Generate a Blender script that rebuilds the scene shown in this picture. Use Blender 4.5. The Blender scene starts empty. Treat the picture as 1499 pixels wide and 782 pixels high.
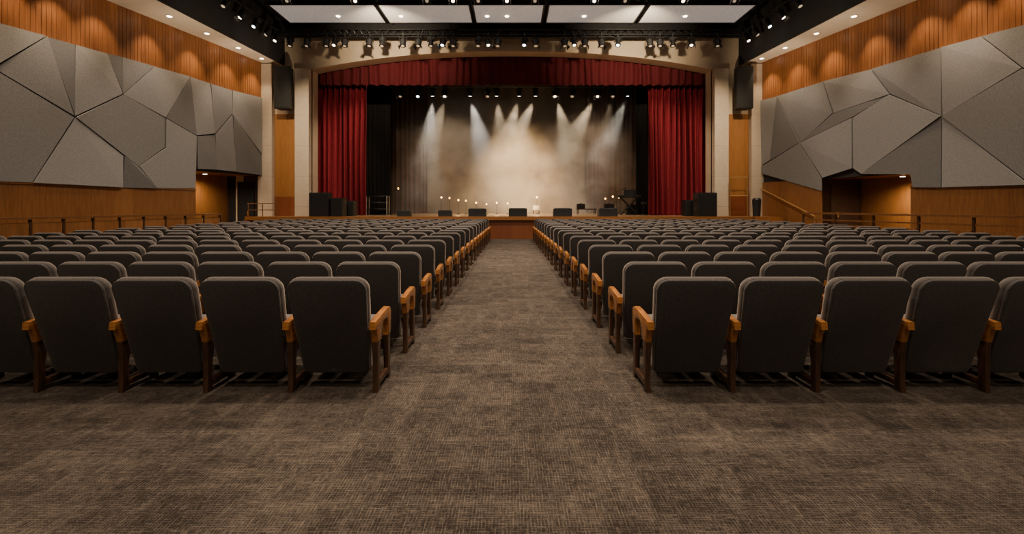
import bpy, bmesh, math, random
from mathutils import Vector, Matrix
random.seed(7)
S = bpy.context.scene
C = S.collection
F, HY, CX, EZ = 700.0, 301.0, 749.0, 1.4

def P3(x, y, D):
    return Vector(((x-CX)/F*D, D, EZ+(HY-y)/F*D))

ORD = ['first','second','third','fourth','fifth','sixth','seventh','eighth','ninth','tenth','eleventh','twelfth',
       'thirteenth','fourteenth','fifteenth','sixteenth','seventeenth','eighteenth','nineteenth','twentieth',
       'twenty-first','twenty-second','twenty-third','twenty-fourth','twenty-fifth','twenty-sixth','twenty-seventh',
       'twenty-eighth','twenty-ninth','thirtieth','thirty-first','thirty-second','thirty-third','thirty-fourth']

# ------------------------------------------------------------------ materials
def new_mat(name):
    m = bpy.data.materials.new(name)
    m.use_nodes = True
    nt = m.node_tree
    return m, nt, nt.nodes['Principled BSDF']

def ramp(nt, fac, c1, c2, p1=0.3, p2=0.7):
    r = nt.nodes.new('ShaderNodeValToRGB')
    r.color_ramp.elements[0].position = p1
    r.color_ramp.elements[1].position = p2
    r.color_ramp.elements[0].color = (*c1, 1)
    r.color_ramp.elements[1].color = (*c2, 1)
    nt.links.new(fac, r.inputs['Fac'])
    return r.outputs['Color']

def noise(nt, scale, stretch=(1, 1, 1), detail=3, rough=0.55):
    tc = nt.nodes.new('ShaderNodeTexCoord')
    mp = nt.nodes.new('ShaderNodeMapping')
    mp.inputs['Scale'].default_value = stretch
    n = nt.nodes.new('ShaderNodeTexNoise')
    n.inputs['Scale'].default_value = scale
    n.inputs['Detail'].default_value = detail
    n.inputs['Roughness'].default_value = rough
    nt.links.new(tc.outputs['Object'], mp.inputs['Vector'])
    nt.links.new(mp.outputs['Vector'], n.inputs['Vector'])
    return n.outputs['Fac']

def math_node(nt, op, a, b, c=None):
    n = nt.nodes.new('ShaderNodeMath')
    n.operation = op
    for i, v in enumerate((a, b) if c is None else (a, b, c)):
        if isinstance(v, (int, float)):
            n.inputs[i].default_value = v
        else:
            nt.links.new(v, n.inputs[i])
    return n.outputs[0]

def add_bump(nt, bsdf, fac, strength, dist=0.01):
    b = nt.nodes.new('ShaderNodeBump')
    b.inputs['Strength'].default_value = strength
    b.inputs['Distance'].default_value = dist
    nt.links.new(fac, b.inputs['Height'])
    nt.links.new(b.outputs['Normal'], bsdf.inputs['Normal'])

def M(name, c1, c2=None, scale=20, stretch=(1, 1, 1), rough=0.5, metal=0.0, bump=0.0, sheen=0.0, detail=3, p=(0.3, 0.7)):
    m, nt, b = new_mat(name)
    c2 = c2 or tuple(min(1, v*1.35) for v in c1)
    f = noise(nt, scale, stretch, detail)
    nt.links.new(ramp(nt, f, c1, c2, *p), b.inputs['Base Color'])
    b.inputs['Roughness'].default_value = rough
    b.inputs['Metallic'].default_value = metal
    if sheen:
        b.inputs['Sheen Weight'].default_value = sheen
        b.inputs['Sheen Roughness'].default_value = 0.5
        b.inputs['Sheen Tint'].default_value = (1.0, 0.82, 0.69, 1)
    if bump:
        add_bump(nt, b, f, bump)
    return m

def emit(name, col, strength, sampled=False):
    m, nt, b = new_mat(name)
    f = noise(nt, 40)
    nt.links.new(ramp(nt, f, tuple(v*0.9 for v in col), col), b.inputs['Emission Color'])
    b.inputs['Base Color'].default_value = (*col, 1)
    b.inputs['Emission Strength'].default_value = strength
    if not sampled:
        m.cycles.emission_sampling = 'NONE'
    return m

def wood_planks(name, dark, light, axis='y', plank=0.28, rough=0.35):
    m, nt, b = new_mat(name)
    tc = nt.nodes.new('ShaderNodeTexCoord')
    sp = nt.nodes.new('ShaderNodeSeparateXYZ')
    nt.links.new(tc.outputs['Object'], sp.inputs[0])
    src = sp.outputs[{'x': 0, 'y': 1, 'z': 2}[axis]]
    idx = math_node(nt, 'FLOOR', math_node(nt, 'DIVIDE', src, plank), 0)
    wn = nt.nodes.new('ShaderNodeTexWhiteNoise')
    wn.noise_dimensions = '1D'
    nt.links.new(idx, wn.inputs['W'])
    st = (7, 7, 0.6) if axis != 'z' else (0.6, 0.6, 7)
    g = noise(nt, 3.0, st, 5, 0.6)
    f = math_node(nt, 'ADD', math_node(nt, 'MULTIPLY', wn.outputs['Value'], 0.25), math_node(nt, 'MULTIPLY', g, 0.8))
    nt.links.new(ramp(nt, f, dark, light, 0.25, 0.8), b.inputs['Base Color'])
    b.inputs['Roughness'].default_value = rough
    return m

def carpet_mat():
    m, nt, b = new_mat('woven_carpet')
    a = noise(nt, 1.0, (320, 36, 1), 3, 0.6)
    c = noise(nt, 1.0, (36, 320, 1), 3, 0.6)
    a2 = noise(nt, 1.0, (120, 12, 1), 3, 0.6)
    c2 = noise(nt, 1.0, (12, 120, 1), 3, 0.6)
    big = noise(nt, 1.1, (1, 1, 1), 5, 0.62)
    pa = noise(nt, 1.0, (9, 2.2, 1), 3, 0.6)
    pb = noise(nt, 1.0, (2.2, 11, 1), 3, 0.6)
    tc = nt.nodes.new('ShaderNodeTexCoord')
    sp = nt.nodes.new('ShaderNodeSeparateXYZ')
    nt.links.new(tc.outputs['Object'], sp.inputs[0])
    cb = nt.nodes.new('ShaderNodeCombineXYZ')
    for k in (0, 1):
        nt.links.new(math_node(nt, 'FLOOR', math_node(nt, 'DIVIDE', sp.outputs[k], 0.21 if k else 0.33), 0), cb.inputs[k])
    wn = nt.nodes.new('ShaderNodeTexWhiteNoise')
    wn.noise_dimensions = '2D'
    nt.links.new(cb.outputs[0], wn.inputs['Vector'])
    lines = []
    for k in (0, 1):
        fr = math_node(nt, 'FRACT', math_node(nt, 'DIVIDE', sp.outputs[k], 0.0155), 0)
        pp = math_node(nt, 'ABSOLUTE', math_node(nt, 'SUBTRACT', fr, 0.5), 0)
        lines.append(math_node(nt, 'MAXIMUM', math_node(nt, 'SUBTRACT', 1.0, math_node(nt, 'MULTIPLY', pp, 3.0)), 0))
    grid = math_node(nt, 'MAXIMUM', math_node(nt, 'MULTIPLY', lines[0], math_node(nt, 'SUBTRACT', a2, 0.15)),
                     math_node(nt, 'MULTIPLY', lines[1], math_node(nt, 'SUBTRACT', c2, 0.15)))
    w = math_node(nt, 'MAXIMUM', a, c)
    wm = math_node(nt, 'MAXIMUM', a2, c2)
    v = math_node(nt, 'ADD', math_node(nt, 'MULTIPLY', math_node(nt, 'SUBTRACT', w, 0.5), 1.0),
                  math_node(nt, 'MULTIPLY', math_node(nt, 'SUBTRACT', wm, 0.5), 0.8))
    v = math_node(nt, 'ADD', v, math_node(nt, 'MULTIPLY', grid, 0.42))
    pat = math_node(nt, 'ADD', math_node(nt, 'MULTIPLY', big, 0.4), math_node(nt, 'MAXIMUM', pa, pb))
    pat = math_node(nt, 'ADD', pat, math_node(nt, 'MULTIPLY', wn.outputs['Value'], 0.16))
    v = math_node(nt, 'ADD', v, math_node(nt, 'MULTIPLY', pat, 0.50))
    col = ramp(nt, v, (0.023, 0.0182, 0.0152), (0.195, 0.152, 0.118), 0.44, 1.08)
    nt.links.new(col, b.inputs['Base Color'])
    b.inputs['Roughness'].default_value = 0.95
    b.inputs['Specular IOR Level'].default_value = 0.1
    add_bump(nt, b, w, 0.25, 0.004)
    return m

def stone_mat():
    m, nt, b = new_mat('limestone_blocks')
    tc = nt.nodes.new('ShaderNodeTexCoord')
    sp = nt.nodes.new('ShaderNodeSeparateXYZ')
    cb = nt.nodes.new('ShaderNodeCombineXYZ')
    nt.links.new(tc.outputs['Object'], sp.inputs[0])
    nt.links.new(sp.outputs[0], cb.inputs[0])
    nt.links.new(sp.outputs[2], cb.inputs[1])
    br = nt.nodes.new('ShaderNodeTexBrick')
    br.offset = 0.0
    br.inputs['Scale'].default_value = 1.0
    br.inputs['Brick Width'].default_value = 40.0
    br.inputs['Row Height'].default_value = 1.35
    br.inputs['Mortar Size'].default_value = 0.006
    br.inputs['Color1'].default_value = (0.62, 0.52, 0.39, 1)
    br.inputs['Color2'].default_value = (0.59, 0.49, 0.37, 1)
    br.inputs['Mortar'].default_value = (0.38, 0.30, 0.21, 1)
    nt.links.new(cb.outputs[0], br.inputs['Vector'])
    mx = nt.nodes.new('ShaderNodeMixRGB')
    mx.blend_type = 'MULTIPLY'
    mx.inputs['Fac'].default_value = 0.35
    nt.links.new(br.outputs['Color'], mx.inputs['Color1'])
    nt.links.new(ramp(nt, noise(nt, 6, detail=5), (0.7, 0.67, 0.64), (1, 1, 1)), mx.inputs['Color2'])
    nt.links.new(mx.outputs['Color'], b.inputs['Base Color'])
    b.inputs['Roughness'].default_value = 0.8
    return m

CARPET = carpet_mat()
STONE = stone_mat()
FABRIC = M('charcoal_fabric', (0.042, 0.0355, 0.033), (0.082, 0.069, 0.064), 110, rough=0.9, sheen=0.5, bump=0.2, detail=5)
PANELFAB = M('charcoal_back_fabric', (0.027, 0.0236, 0.0226), (0.054, 0.047, 0.0446), 90, rough=0.9, sheen=0.2, bump=0.2, detail=6)
SEATFAB = M('seat_fabric', (0.08, 0.07, 0.064), (0.12, 0.105, 0.096), 160, rough=0.9, sheen=0.3)
ARMWOOD = M('amber_varnished_wood', (0.28, 0.098, 0.021), (0.47, 0.19, 0.047), 5, (3, 2, 12), 0.2, detail=5)
LEGWOOD = M('dark_brown_wood', (0.038, 0.018, 0.010), (0.080, 0.036, 0.018), 5, (4, 4, 1), 0.33)
DARKW = M('very_dark_wood', (0.034, 0.017, 0.010), (0.06, 0.030, 0.018), 5, (4, 4, 1), 0.5)
CLAD = wood_planks('brown_wood_panelling', (0.17, 0.066, 0.020), (0.36, 0.155, 0.050), 'y', 0.6)
SLATW = wood_planks('fine_wood_slats', (0.15, 0.054, 0.016), (0.32, 0.126, 0.040), 'y', 0.24)
FRONTW = wood_planks('wood_front_panel', (0.24, 0.098, 0.026), (0.40, 0.18, 0.055), 'x', 0.4)
REDWOOD = wood_planks('red_brown_stage_wood', (0.16, 0.045, 0.018), (0.27, 0.088, 0.034), 'x', 0.9)
STAGEW = wood_planks('stage_boards', (0.36, 0.23, 0.13), (0.52, 0.35, 0.21), 'x', 0.2, 0.3)
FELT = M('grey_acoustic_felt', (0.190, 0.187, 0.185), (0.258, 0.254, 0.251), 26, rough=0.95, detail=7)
FELT_LIT = M('lit_tone_acoustic_felt', (0.243, 0.239, 0.236), (0.325, 0.320, 0.316), 26, rough=0.95, detail=7)  # lighter copy of the felt, light painted into some panels
FELT_SHADED = M('shaded_tone_acoustic_felt', (0.140, 0.138, 0.137), (0.195, 0.192, 0.190), 26, rough=0.95, detail=7)  # darker copy of the felt, shade painted into some panels
WALLD = M('dark_wall_backing', (0.03, 0.028, 0.027), (0.04, 0.038, 0.036), 8, rough=0.9)
BLACKP = M('black_ceiling_paint', (0.008, 0.008, 0.009), (0.014, 0.014, 0.015), 8, rough=0.9)
SOFFIT = M('cream_soffit_plaster', (0.66, 0.58, 0.47), (0.72, 0.63, 0.51), 3, rough=0.9)
BEIGE = M('beige_plaster', (0.58, 0.47, 0.33), (0.64, 0.52, 0.37), 2, rough=0.85)
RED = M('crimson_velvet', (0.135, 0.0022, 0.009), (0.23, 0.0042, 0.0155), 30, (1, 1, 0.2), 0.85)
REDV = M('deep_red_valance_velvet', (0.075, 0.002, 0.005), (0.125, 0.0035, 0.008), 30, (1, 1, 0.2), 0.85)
BLACKC = M('black_stage_cloth', (0.008, 0.008, 0.008), (0.014, 0.013, 0.013), 20, rough=0.95)
BROWNC = M('brown_stage_cloth', (0.070, 0.034, 0.022), (0.11, 0.056, 0.036), 20, rough=0.95)
BACKD = M('painted_smoke_backdrop_cloth', (0.075, 0.057, 0.043), (0.28, 0.22, 0.16), 0.5, (1, 1, 1), 0.95, detail=4, p=(0.32, 0.75))  # cloudy noise paints smoke mottling into the cloth colour
METALB = M('black_metal', (0.020, 0.020, 0.021), (0.034, 0.034, 0.035), 30, rough=0.4, metal=0.3)
CABB = M('black_speaker_paint', (0.012, 0.012, 0.013), (0.02, 0.02, 0.021), 80, rough=0.6, bump=0.1)
GRILLE = M('speaker_grille', (0.006, 0.006, 0.006), (0.035, 0.035, 0.036), 120, rough=0.6, metal=0.4)
CHROME = M('brushed_steel', (0.45, 0.44, 0.42), (0.6, 0.59, 0.57), 30, rough=0.35, metal=0.6)
BRASS = M('aged_brass', (0.45, 0.27, 0.10), (0.6, 0.37, 0.14), 30, rough=0.35, metal=0.7)
RAILW = M('handrail_wood', (0.26, 0.10, 0.028), (0.40, 0.165, 0.046), 4, (6, 1, 6), 0.3)
RAILD = M('dark_rail_wood', (0.13, 0.053, 0.018), (0.22, 0.09, 0.030), 4, (6, 1, 6), 0.35)
WHITEP = M('pale_painted_wood', (0.5, 0.45, 0.37), (0.6, 0.55, 0.46), 10, rough=0.6)
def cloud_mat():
    m, nt, b = new_mat('perforated_white_metal_glow')
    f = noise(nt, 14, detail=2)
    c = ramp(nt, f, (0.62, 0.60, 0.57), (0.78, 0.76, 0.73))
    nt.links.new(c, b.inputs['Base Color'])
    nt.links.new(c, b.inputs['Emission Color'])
    b.inputs['Emission Strength'].default_value = 0.28  # weak glow added to brighten the undersides; the panels are no lamps
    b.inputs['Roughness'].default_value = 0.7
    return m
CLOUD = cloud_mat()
def haze_mat():
    m = bpy.data.materials.new('theatre_haze')
    m.use_nodes = True
    nt = m.node_tree
    for n in list(nt.nodes):
        if n.type == 'BSDF_PRINCIPLED': nt.nodes.remove(n)
    out = [n for n in nt.nodes if n.type == 'OUTPUT_MATERIAL'][0]
    vs = nt.nodes.new('ShaderNodeVolumeScatter')
    vs.inputs['Anisotropy'].default_value = 0.0
    vs.inputs['Color'].default_value = (1, 0.93, 0.82, 1)
    f = noise(nt, 0.42, (1, 1, 1), 5, 0.62)
    tc = nt.nodes.new('ShaderNodeTexCoord')
    sp = nt.nodes.new('ShaderNodeSeparateXYZ')
    nt.links.new(tc.outputs['Object'], sp.inputs[0])
    ax = math_node(nt, 'ABSOLUTE', math_node(nt, 'SUBTRACT', sp.outputs[0], 0.5), 0)
    fall = math_node(nt, 'MAXIMUM', math_node(nt, 'SUBTRACT', 1.0, math_node(nt, 'DIVIDE', ax, 10.0)), 0.0)
    d = math_node(nt, 'MULTIPLY', math_node(nt, 'MAXIMUM', math_node(nt, 'SUBTRACT', f, 0.34), 0.06), 3.8)
    nt.links.new(math_node(nt, 'MULTIPLY', d, fall), vs.inputs['Density'])
    nt.links.new(vs.outputs[0], out.inputs['Volume'])
    return m
HAZE = haze_mat()
LENS = emit('warm_lamp_lens', (1.0, 0.82, 0.58), 9)
LENSC = emit('cool_lamp_lens', (0.80, 0.90, 1.0), 11)
LENSD = emit('dim_lamp_lens', (1.0, 0.80, 0.55), 0.35)
DOWNL = emit('downlight_lens', (1.0, 0.84, 0.62), 14)
BULB = emit('candle_bulb', (1.0, 0.48, 0.11), 8)

# ------------------------------------------------------------------ mesh helpers
def box(bm, c, s, rot=None):
    m = Matrix.Translation(Vector(c))
    if rot is not None:
        m = m @ rot.to_4x4()
    bmesh.ops.create_cube(bm, size=1, matrix=m @ Matrix.Diagonal((s[0], s[1], s[2], 1)))

def tube(bm, p0, p1, r, n=8, r2=None, caps=True):
    p0, p1 = Vector(p0), Vector(p1)
    d = p1-p0
    if d.length < 1e-6:
        return
    q = Vector((0, 0, 1)).rotation_difference(d.normalized()).to_matrix().to_4x4()
    bmesh.ops.create_cone(bm, cap_ends=caps, segments=n, radius1=r, radius2=r if r2 is None else r2, depth=d.length,
                          matrix=Matrix.Translation((p0+p1)/2) @ q)

def prism(bm, pts, vec):
    vec = Vector(vec)
    a = [bm.verts.new(Vector(p)) for p in pts]
    b = [bm.verts.new(Vector(p)+vec) for p in pts]
    n = len(pts)
    fs = [bm.faces.new(a), bm.faces.new(list(reversed(b)))]
    for i in range(n):
        fs.append(bm.faces.new((a[i], b[i], b[(i+1) % n], a[(i+1) % n])))
    bmesh.ops.recalc_face_normals(bm, faces=fs)
    return a, b, fs

def obj(name, bm, mat, parent=None, smooth=False, loc=None):
    me = bpy.data.meshes.new(name)
    if smooth:
        for f in bm.faces:
            f.smooth = True
        for e in bm.edges:
            if len(e.link_faces) == 2 and e.calc_face_angle(0) > math.radians(45):
                e.smooth = False
    bm.to_mesh(me)
    bm.free()
    for mm in (mat if isinstance(mat, (list, tuple)) else [mat]):
        me.materials.append(mm)
    o = bpy.data.objects.new(name, me)
    C.objects.link(o)
    if parent:
        o.parent = parent
    if loc is not None:
        o.location = loc
    return o

def tag(o, label, cat, group=None, kind=None):
    o['label'] = label
    o['category'] = cat
    if group:
        o['group'] = group
    if kind:
        o['kind'] = kind
    return o

def empty(name, loc, label, cat, group=None, rz=0):
    o = bpy.data.objects.new(name, None)
    o.empty_display_size = 0.1
    C.objects.link(o)
    o.location = loc
    o.rotation_euler = (0, 0, rz)
    return tag(o, label, cat, group)

def struct(name, bm, mat, smooth=False):
    o = obj(name, bm, mat, None, smooth)
    o['kind'] = 'structure'
    return o

def copy_tree(o, parent=None):
    c = o.copy()
    C.objects.link(c)
    c.parent = parent
    for ch in list(o.children):
        copy_tree(ch, c)
    return c

def NB():
    return bmesh.new()

# ------------------------------------------------------------------ walls geometry (splayed)
K, X0W = 0.22, 15.83
NN = math.sqrt(1+K*K)
def wall_x(D):
    return X0W-K*D
def wp(side, D, off, z):
    """side -1 left, +1 right; off = distance inwards from wall face"""
    n = Vector((-side, -K, 0))/NN
    return Vector((side*wall_x(D), D, z))+n*off
def wslab(bm, side, D0, D1, z0, z1, o0, o1):
    pts = [wp(side, D0, o0, z0), wp(side, D1, o0, z0), wp(side, D1, o0, z1), wp(side, D0, o0, z1)]
    n = Vector((-side, -K, 0))/NN
    prism(bm, pts, n*(o1-o0))
def px_wall(side, x, y):
    D = X0W/(K+abs(x-CX)/F)
    return D, EZ+(HY-y)*D/F

DB = -3.0      # back end of hall (behind the camera, open)
NICHE = {-1: (17.93, 21.3, 2.72), 1: (14.98, 18.2, 2.42)}
ND = 1.8

# floor
bm = NB(); box(bm, (0, 9.0, -0.1), (36, 25.5, 0.2)); struct('floor', bm, CARPET)

for side, nm in ((-1, 'left'), (1, 'right')):
    d0, d1, zt = NICHE[side]
    bm = NB()
    wslab(bm, side, DB, 21.5, zt, 7.75, -0.3, 0)
    wslab(bm, side, DB, d0, 0, zt, -0.3, 0)
    wslab(bm, side, d1, 21.5, 0, zt, -0.3, 0)
    struct('wall_'+nm, bm, WALLD)
    # lower cladding
    bm = NB()
    if side == -1:
        wslab(bm, side, DB, d0, 0, 2.0, 0, 0.05)
        wslab(bm, side, d1, 21.45, 0, 2.7, 0, 0.05)
    else:
        wslab(bm, side, DB, d0, 0, 2.0, 0, 0.05)
        wslab(bm, side, d1, 21.45, 0, 2.42, 0, 0.05)
    # cap rail on cladding
    wslab(bm, side, DB, d0, 1.97, 2.03, 0.0, 0.075)
    struct('trim_1' if side < 0 else 'trim_2', bm, CLAD)
    # upper slats
    bm = NB()
    wslab(bm, side, DB, 21.45, 5.7, 7.75, 0, 0.045)
    D = 7.0
    while D < 21.3:
        wslab(bm, side, D, D+0.105, 5.7, 7.75, 0.045, 0.055)
        D += 0.12
    struct('trim_3' if side < 0 else 'trim_4', bm, SLATW)
    # niche
    bm = NB()
    wslab(bm, side, d0-0.1, d1+0.1, 0, zt+0.1, -ND-0.1, -ND)
    wslab(bm, side, d0-0.1, d0, 0, zt+0.1, -ND, -0.3)
    wslab(bm, side, d0-0.1, d1+0.1, zt, zt+0.1, -ND, -0.3)
    struct('wall_%s_recess' % nm, bm, FRONTW)
    # dark doorway at the far end of the niche
    bm = NB()
    wslab(bm, side, d1, d1+0.1, 0, zt+0.1, -ND, 0.0)
    struct('wall_%s_recess_end' % nm, bm, LEGWOOD if side > 0 else DARKW)
    bm = NB()
    wslab(bm, side, d1-0.06, d1-0.002, 0.0, zt-0.25, -ND+0.15, -0.35)
    dr = struct('door_1' if side < 0 else 'door_2', bm, DARKW if side > 0 else BLACKP)
    bm = NB()
    wslab(bm, side, d1-0.13, d1-0.06, 0.95, 1.15, -0.62, -0.55)
    obj('door_handle', bm, BRASS, dr)
    # niche downlight
    c = wp(side, d0+(d1-d0)*(0.45 if side < 0 else 0.35), -1.1, zt-0.02)
    r = empty('recess_downlight', c, 'round recessed downlight over the %s side entrance recess' % nm, 'downlight')
    bm = NB(); tube(bm, (0, 0, 0.02), (0, 0, -0.01), 0.1, 20); obj('trim_ring', bm, CHROME, r, True)
    bm = NB(); tube(bm, (0, 0, -0.01), (0, 0, -0.016), 0.075, 20); obj('lens', bm, DOWNL, r, True)

# ------------------------------------------------------------------ ceiling
ZC, ZS = 10.2, 7.75
bm = NB(); box(bm, (0, 9.3, ZC+0.1), (26, 25, 0.2)); struct('ceiling', bm, BLACKP)
def inner_x(D):
    return 10.26+(21.5-D)*0.09
for side, nm in ((-1, 'left'), (1, 'right')):
    bm = NB()
    pts = [Vector((side*inner_x(DB), DB, ZS)), Vector((side*inner_x(21.5), 21.5, ZS)), Vector((side*(wall_x(21.5)+0.2), 21.5, ZS)), Vector((side*(wall_x(DB)+0.2), DB, ZS))]
    prism(bm, pts, (0, 0, 0.12))
    struct('ceiling_soffit_'+nm, bm, SOFFIT)
    bm = NB()
    pts = [Vector((side*(inner_x(DB)-0.08), DB, ZS-0.06)), Vector((side*(inner_x(21.5)-0.08), 21.45, ZS-0.06)), Vector((side*(inner_x(21.5)-0.001), 21.45, ZS-0.06)), Vector((side*(inner_x(DB)-0.001), DB, ZS-0.06))]
    prism(bm, pts, (0, 0, ZC-ZS+0.06))
    struct('wall_fascia_'+nm, bm, BLACKP)
bm = NB(); box(bm, (0, 20.85, (8.72+ZC)/2), (20.5, 0.14, ZC-8.72)); struct('wall_ceiling_edge', bm, BLACKP)

# ------------------------------------------------------------------ stage and proscenium
ZST, DS, DP = 0.93, 20.0, 21.5
bm = NB(); box(bm, (0, (DS+29.5)/2, ZST-0.06), (22.3, 29.5-DS, 0.12)); struct('floor_stage', bm, STAGEW)
bm = NB(); box(bm, (0, DS+0.12, (ZST-0.12)/2), (22.5, 0.1, ZST-0.12)); struct('wall_stage_front', bm, REDWOOD)
bm = NB(); box(bm, (0, DS-0.012, ZST-0.06), (22.3, 0.024, 0.15)); struct('trim_5', bm, RAILW)

OPX = 9.0
def arch_z(x):
    t = min(1, abs(x)/OPX)
    return 7.5+0.82*(1-t**2.3)
bm = NB()
n = 40
xs = [-OPX+2*OPX*i/n for i in range(n+1)]
outline = [Vector((-12.4, DP, 0)), Vector((-OPX, DP, 0)), Vector((-OPX, DP, 7.0))]
outline += [Vector((x, DP, arch_z(x))) for x in xs]
outline += [Vector((OPX, DP, 7.0)), Vector((OPX, DP, 0)), Vector((12.4, DP, 0)), Vector((12.4, DP, ZC)), Vector((-12.4, DP, ZC))]
prism(bm, outline, (0, 0.7, 0))
struct('wall_front', bm, BEIGE)
# moulded arch reveal
bm = NB()
pr = [(x*(OPX+0.02)/OPX, arch_z(x)+0.14) for x in xs]
ins = [(x, arch_z(x)) for x in xs]
va = [bm.verts.new((p[0], DP-0.05, p[1])) for p in pr]
vb = [bm.verts.new((p[0], DP-0.05, p[1])) for p in ins]
vc = [bm.verts.new((p[0], DP, p[1])) for p in pr]
vd = [bm.verts.new((p[0], DP, p[1])) for p in ins]
for i in range(len(pr)-1):
    bm.faces.new((va[i], vb[i], vb[i+1], va[i+1]))
    bm.faces.new((vc[i], va[i], va[i+1], vc[i+1]))
    bm.faces.new((vb[i], vd[i], vd[i+1], vb[i+1]))
bmesh.ops.recalc_face_normals(bm, faces=bm.faces)
struct('trim_6', bm, BEIGE)
for side, t in ((-1, 7), (1, 8)):
    bm = NB(); box(bm, (side*(OPX+0.31), DP-0.10, (ZST+7.48)/2), (0.62, 0.4, 7.48-ZST)); struct('trim_%d' % t, bm, STONE)
    bm = NB(); box(bm, (side*10.95, DP-0.1, (ZST+7.7)/2), (0.62, 0.4, 7.7-ZST)); struct('trim_%d' % (t+2), bm, STONE)
    bm = NB(); box(bm, (side*10.13, DP-0.03, (1.8+5.5)/2), (0.98, 0.06, 3.7)); struct('trim_%d' % (t+4), bm, FRONTW)
    bm = NB(); box(bm, (side*10.13, DP-0.04, (ZST+1.8)/2), (0.98, 0.08, 1.8-ZST)); struct('trim_%d' % (t+6), bm, REDWOOD)
# stage house shell
bm = NB()
box(bm, (-11.3, 25.6, 5), (0.2, 6.8, 10.4)); box(bm, (11.3, 25.6, 5), (0.2, 6.8, 10.4))
box(bm, (0, 29.2, 5), (22.8, 0.2, 10.4)); box(bm, (0, 25.6, 10.2), (22.8, 7.2, 0.2))
struct('wall_stage_house', bm, BLACKC)

def curtain(name, xa, xb, D, z0, z1, amp, folds, mat, label, cat='curtain', scallop=0.0, group=None, irregular=0.35):
    bm = NB()
    nx, nz = folds*10, 8
    rnd = random.Random(len(label)*7+folds)
    amps = [1+irregular*rnd.uniform(-1, 1) for _ in range(folds+2)]
    wid = [1+irregular*rnd.uniform(-1, 1) for _ in range(folds)]
    tot = sum(wid); cum = [0]
    for w in wid: cum.append(cum[-1]+w/tot)
    grid = []
    for j in range(nz+1):
        v = j/nz
        row = []
        for k in range(folds):
            for q in range(10):
                u = cum[k]+(cum[k+1]-cum[k])*q/10
                ph = 2*math.pi*q/10
                a = amps[k]*(1-q/10)+amps[k+1]*q/10
                y = D-amp*a*math.cos(ph)*(0.75+0.25*math.sin(3*v+k))
                zz = z0+(z1-z0)*v
                if scallop and j == 0:
                    zz += scallop*(0.5+0.5*math.cos(ph))
                row.append(bm.verts.new((xa+(xb-xa)*u+0.02*math.sin(5*v+k), y, zz)))
        row.append(bm.verts.new((xb, D-amp*amps[folds], z0+(z1-z0)*v)))
        grid.append(row)
    for j in range(nz):
        for i in range(len(grid[0])-1):
            bm.faces.new((grid[j][i], grid[j][i+1], grid[j+1][i+1], grid[j+1][i]))
    return tag(obj(name, bm, mat, None, True), label, cat, group)

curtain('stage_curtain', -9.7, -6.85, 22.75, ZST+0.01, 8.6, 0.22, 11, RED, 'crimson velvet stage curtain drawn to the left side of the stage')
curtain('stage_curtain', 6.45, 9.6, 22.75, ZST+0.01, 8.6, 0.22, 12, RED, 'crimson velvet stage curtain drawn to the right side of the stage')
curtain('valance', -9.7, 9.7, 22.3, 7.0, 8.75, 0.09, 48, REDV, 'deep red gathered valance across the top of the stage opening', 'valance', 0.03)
curtain('masking_curtain', -7.9, -6.2, 24.5, ZST+0.01, 9.0, 0.08, 8, BLACKC, 'black masking curtain just inside the left red stage curtain')
curtain('masking_curtain', 6.35, 7.9, 24.5, ZST+0.01, 9.0, 0.08, 8, BLACKC, 'black masking curtain just inside the right red stage curtain')
curtain('masking_curtain', -8.4, -5.0, 28.42, ZST+0.01, 8.6, 0.07, 13, BROWNC, 'dim brown side curtain hanging left of the smoky backdrop')
curtain('masking_curtain', 4.4, 8.4, 28.42, ZST+0.01, 8.6, 0.07, 15, BROWNC, 'dim brown curtain hanging in the haze at the right of the backdrop')
curtain('border_curtain', -9.0, 9.0, 23.6, 7.35, 9.6, 0.05, 40, BLACKC, 'black border cloth hanging behind the red valance', 'curtain')
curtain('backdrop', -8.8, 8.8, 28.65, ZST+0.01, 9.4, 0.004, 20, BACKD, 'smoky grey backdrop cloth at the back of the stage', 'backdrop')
bm = NB(); box(bm, (0, 27.62, (ZST+0.02+8.6)/2), (16.6, 1.18, 8.6-ZST-0.02))
tag(obj('stage_haze', bm, HAZE), 'golden lit theatre haze drifting in front of the backdrop', 'haze', None, 'stuff')

# ------------------------------------------------------------------ acoustic panels
def panel(side, pts, label, sl, mat):
    w = [px_wall(side, x, y) for x, y in pts]
    cs = sum(p[0] for p in w)/len(w); cz = sum(p[1] for p in w)/len(w)
    bm = NB()
    raw = [sl[0]*(s-cs)+sl[1]*(z-cz) for s, z in w]
    mx = max(abs(v) for v in raw) or 1
    k = min(1, 0.022/mx)
    n = len(w)
    q = []
    for i, ((s, z), d) in enumerate(zip(w, raw)):
        ds, dz = cs-s, cz-z
        L = math.hypot(ds, dz)
        d = d*k
        if n == 4:      # the four-sided panels are folded along one diagonal into two facets
            d += 0.018 if i % 2 == 0 else -0.006
        q.append((s+ds/L*0.019, z+dz/L*0.019, 0.105+d))
    front = [bm.verts.new(wp(side, s, d, z)) for s, z, d in q]
    back = [bm.verts.new(wp(side, s, 0.062, z)) for s, z, d in q]
    if n == 4:
        bm.faces.new((front[0], front[1], front[2]))
        bm.faces.new((front[0], front[2], front[3]))
    else:
        bm.faces.new(front)
    for i in range(n):
        bm.faces.new((front[i], back[i], back[(i+1) % n], front[(i+1) % n]))
    bm.faces.new(back)
    bmesh.ops.recalc_face_normals(bm, faces=bm.faces)
    tag(obj('acoustic_panel', bm, mat), label, 'acoustic panel', 'faceted acoustic panels on the %s wall' % ('left' if side < 0 else 'right'))

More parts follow.
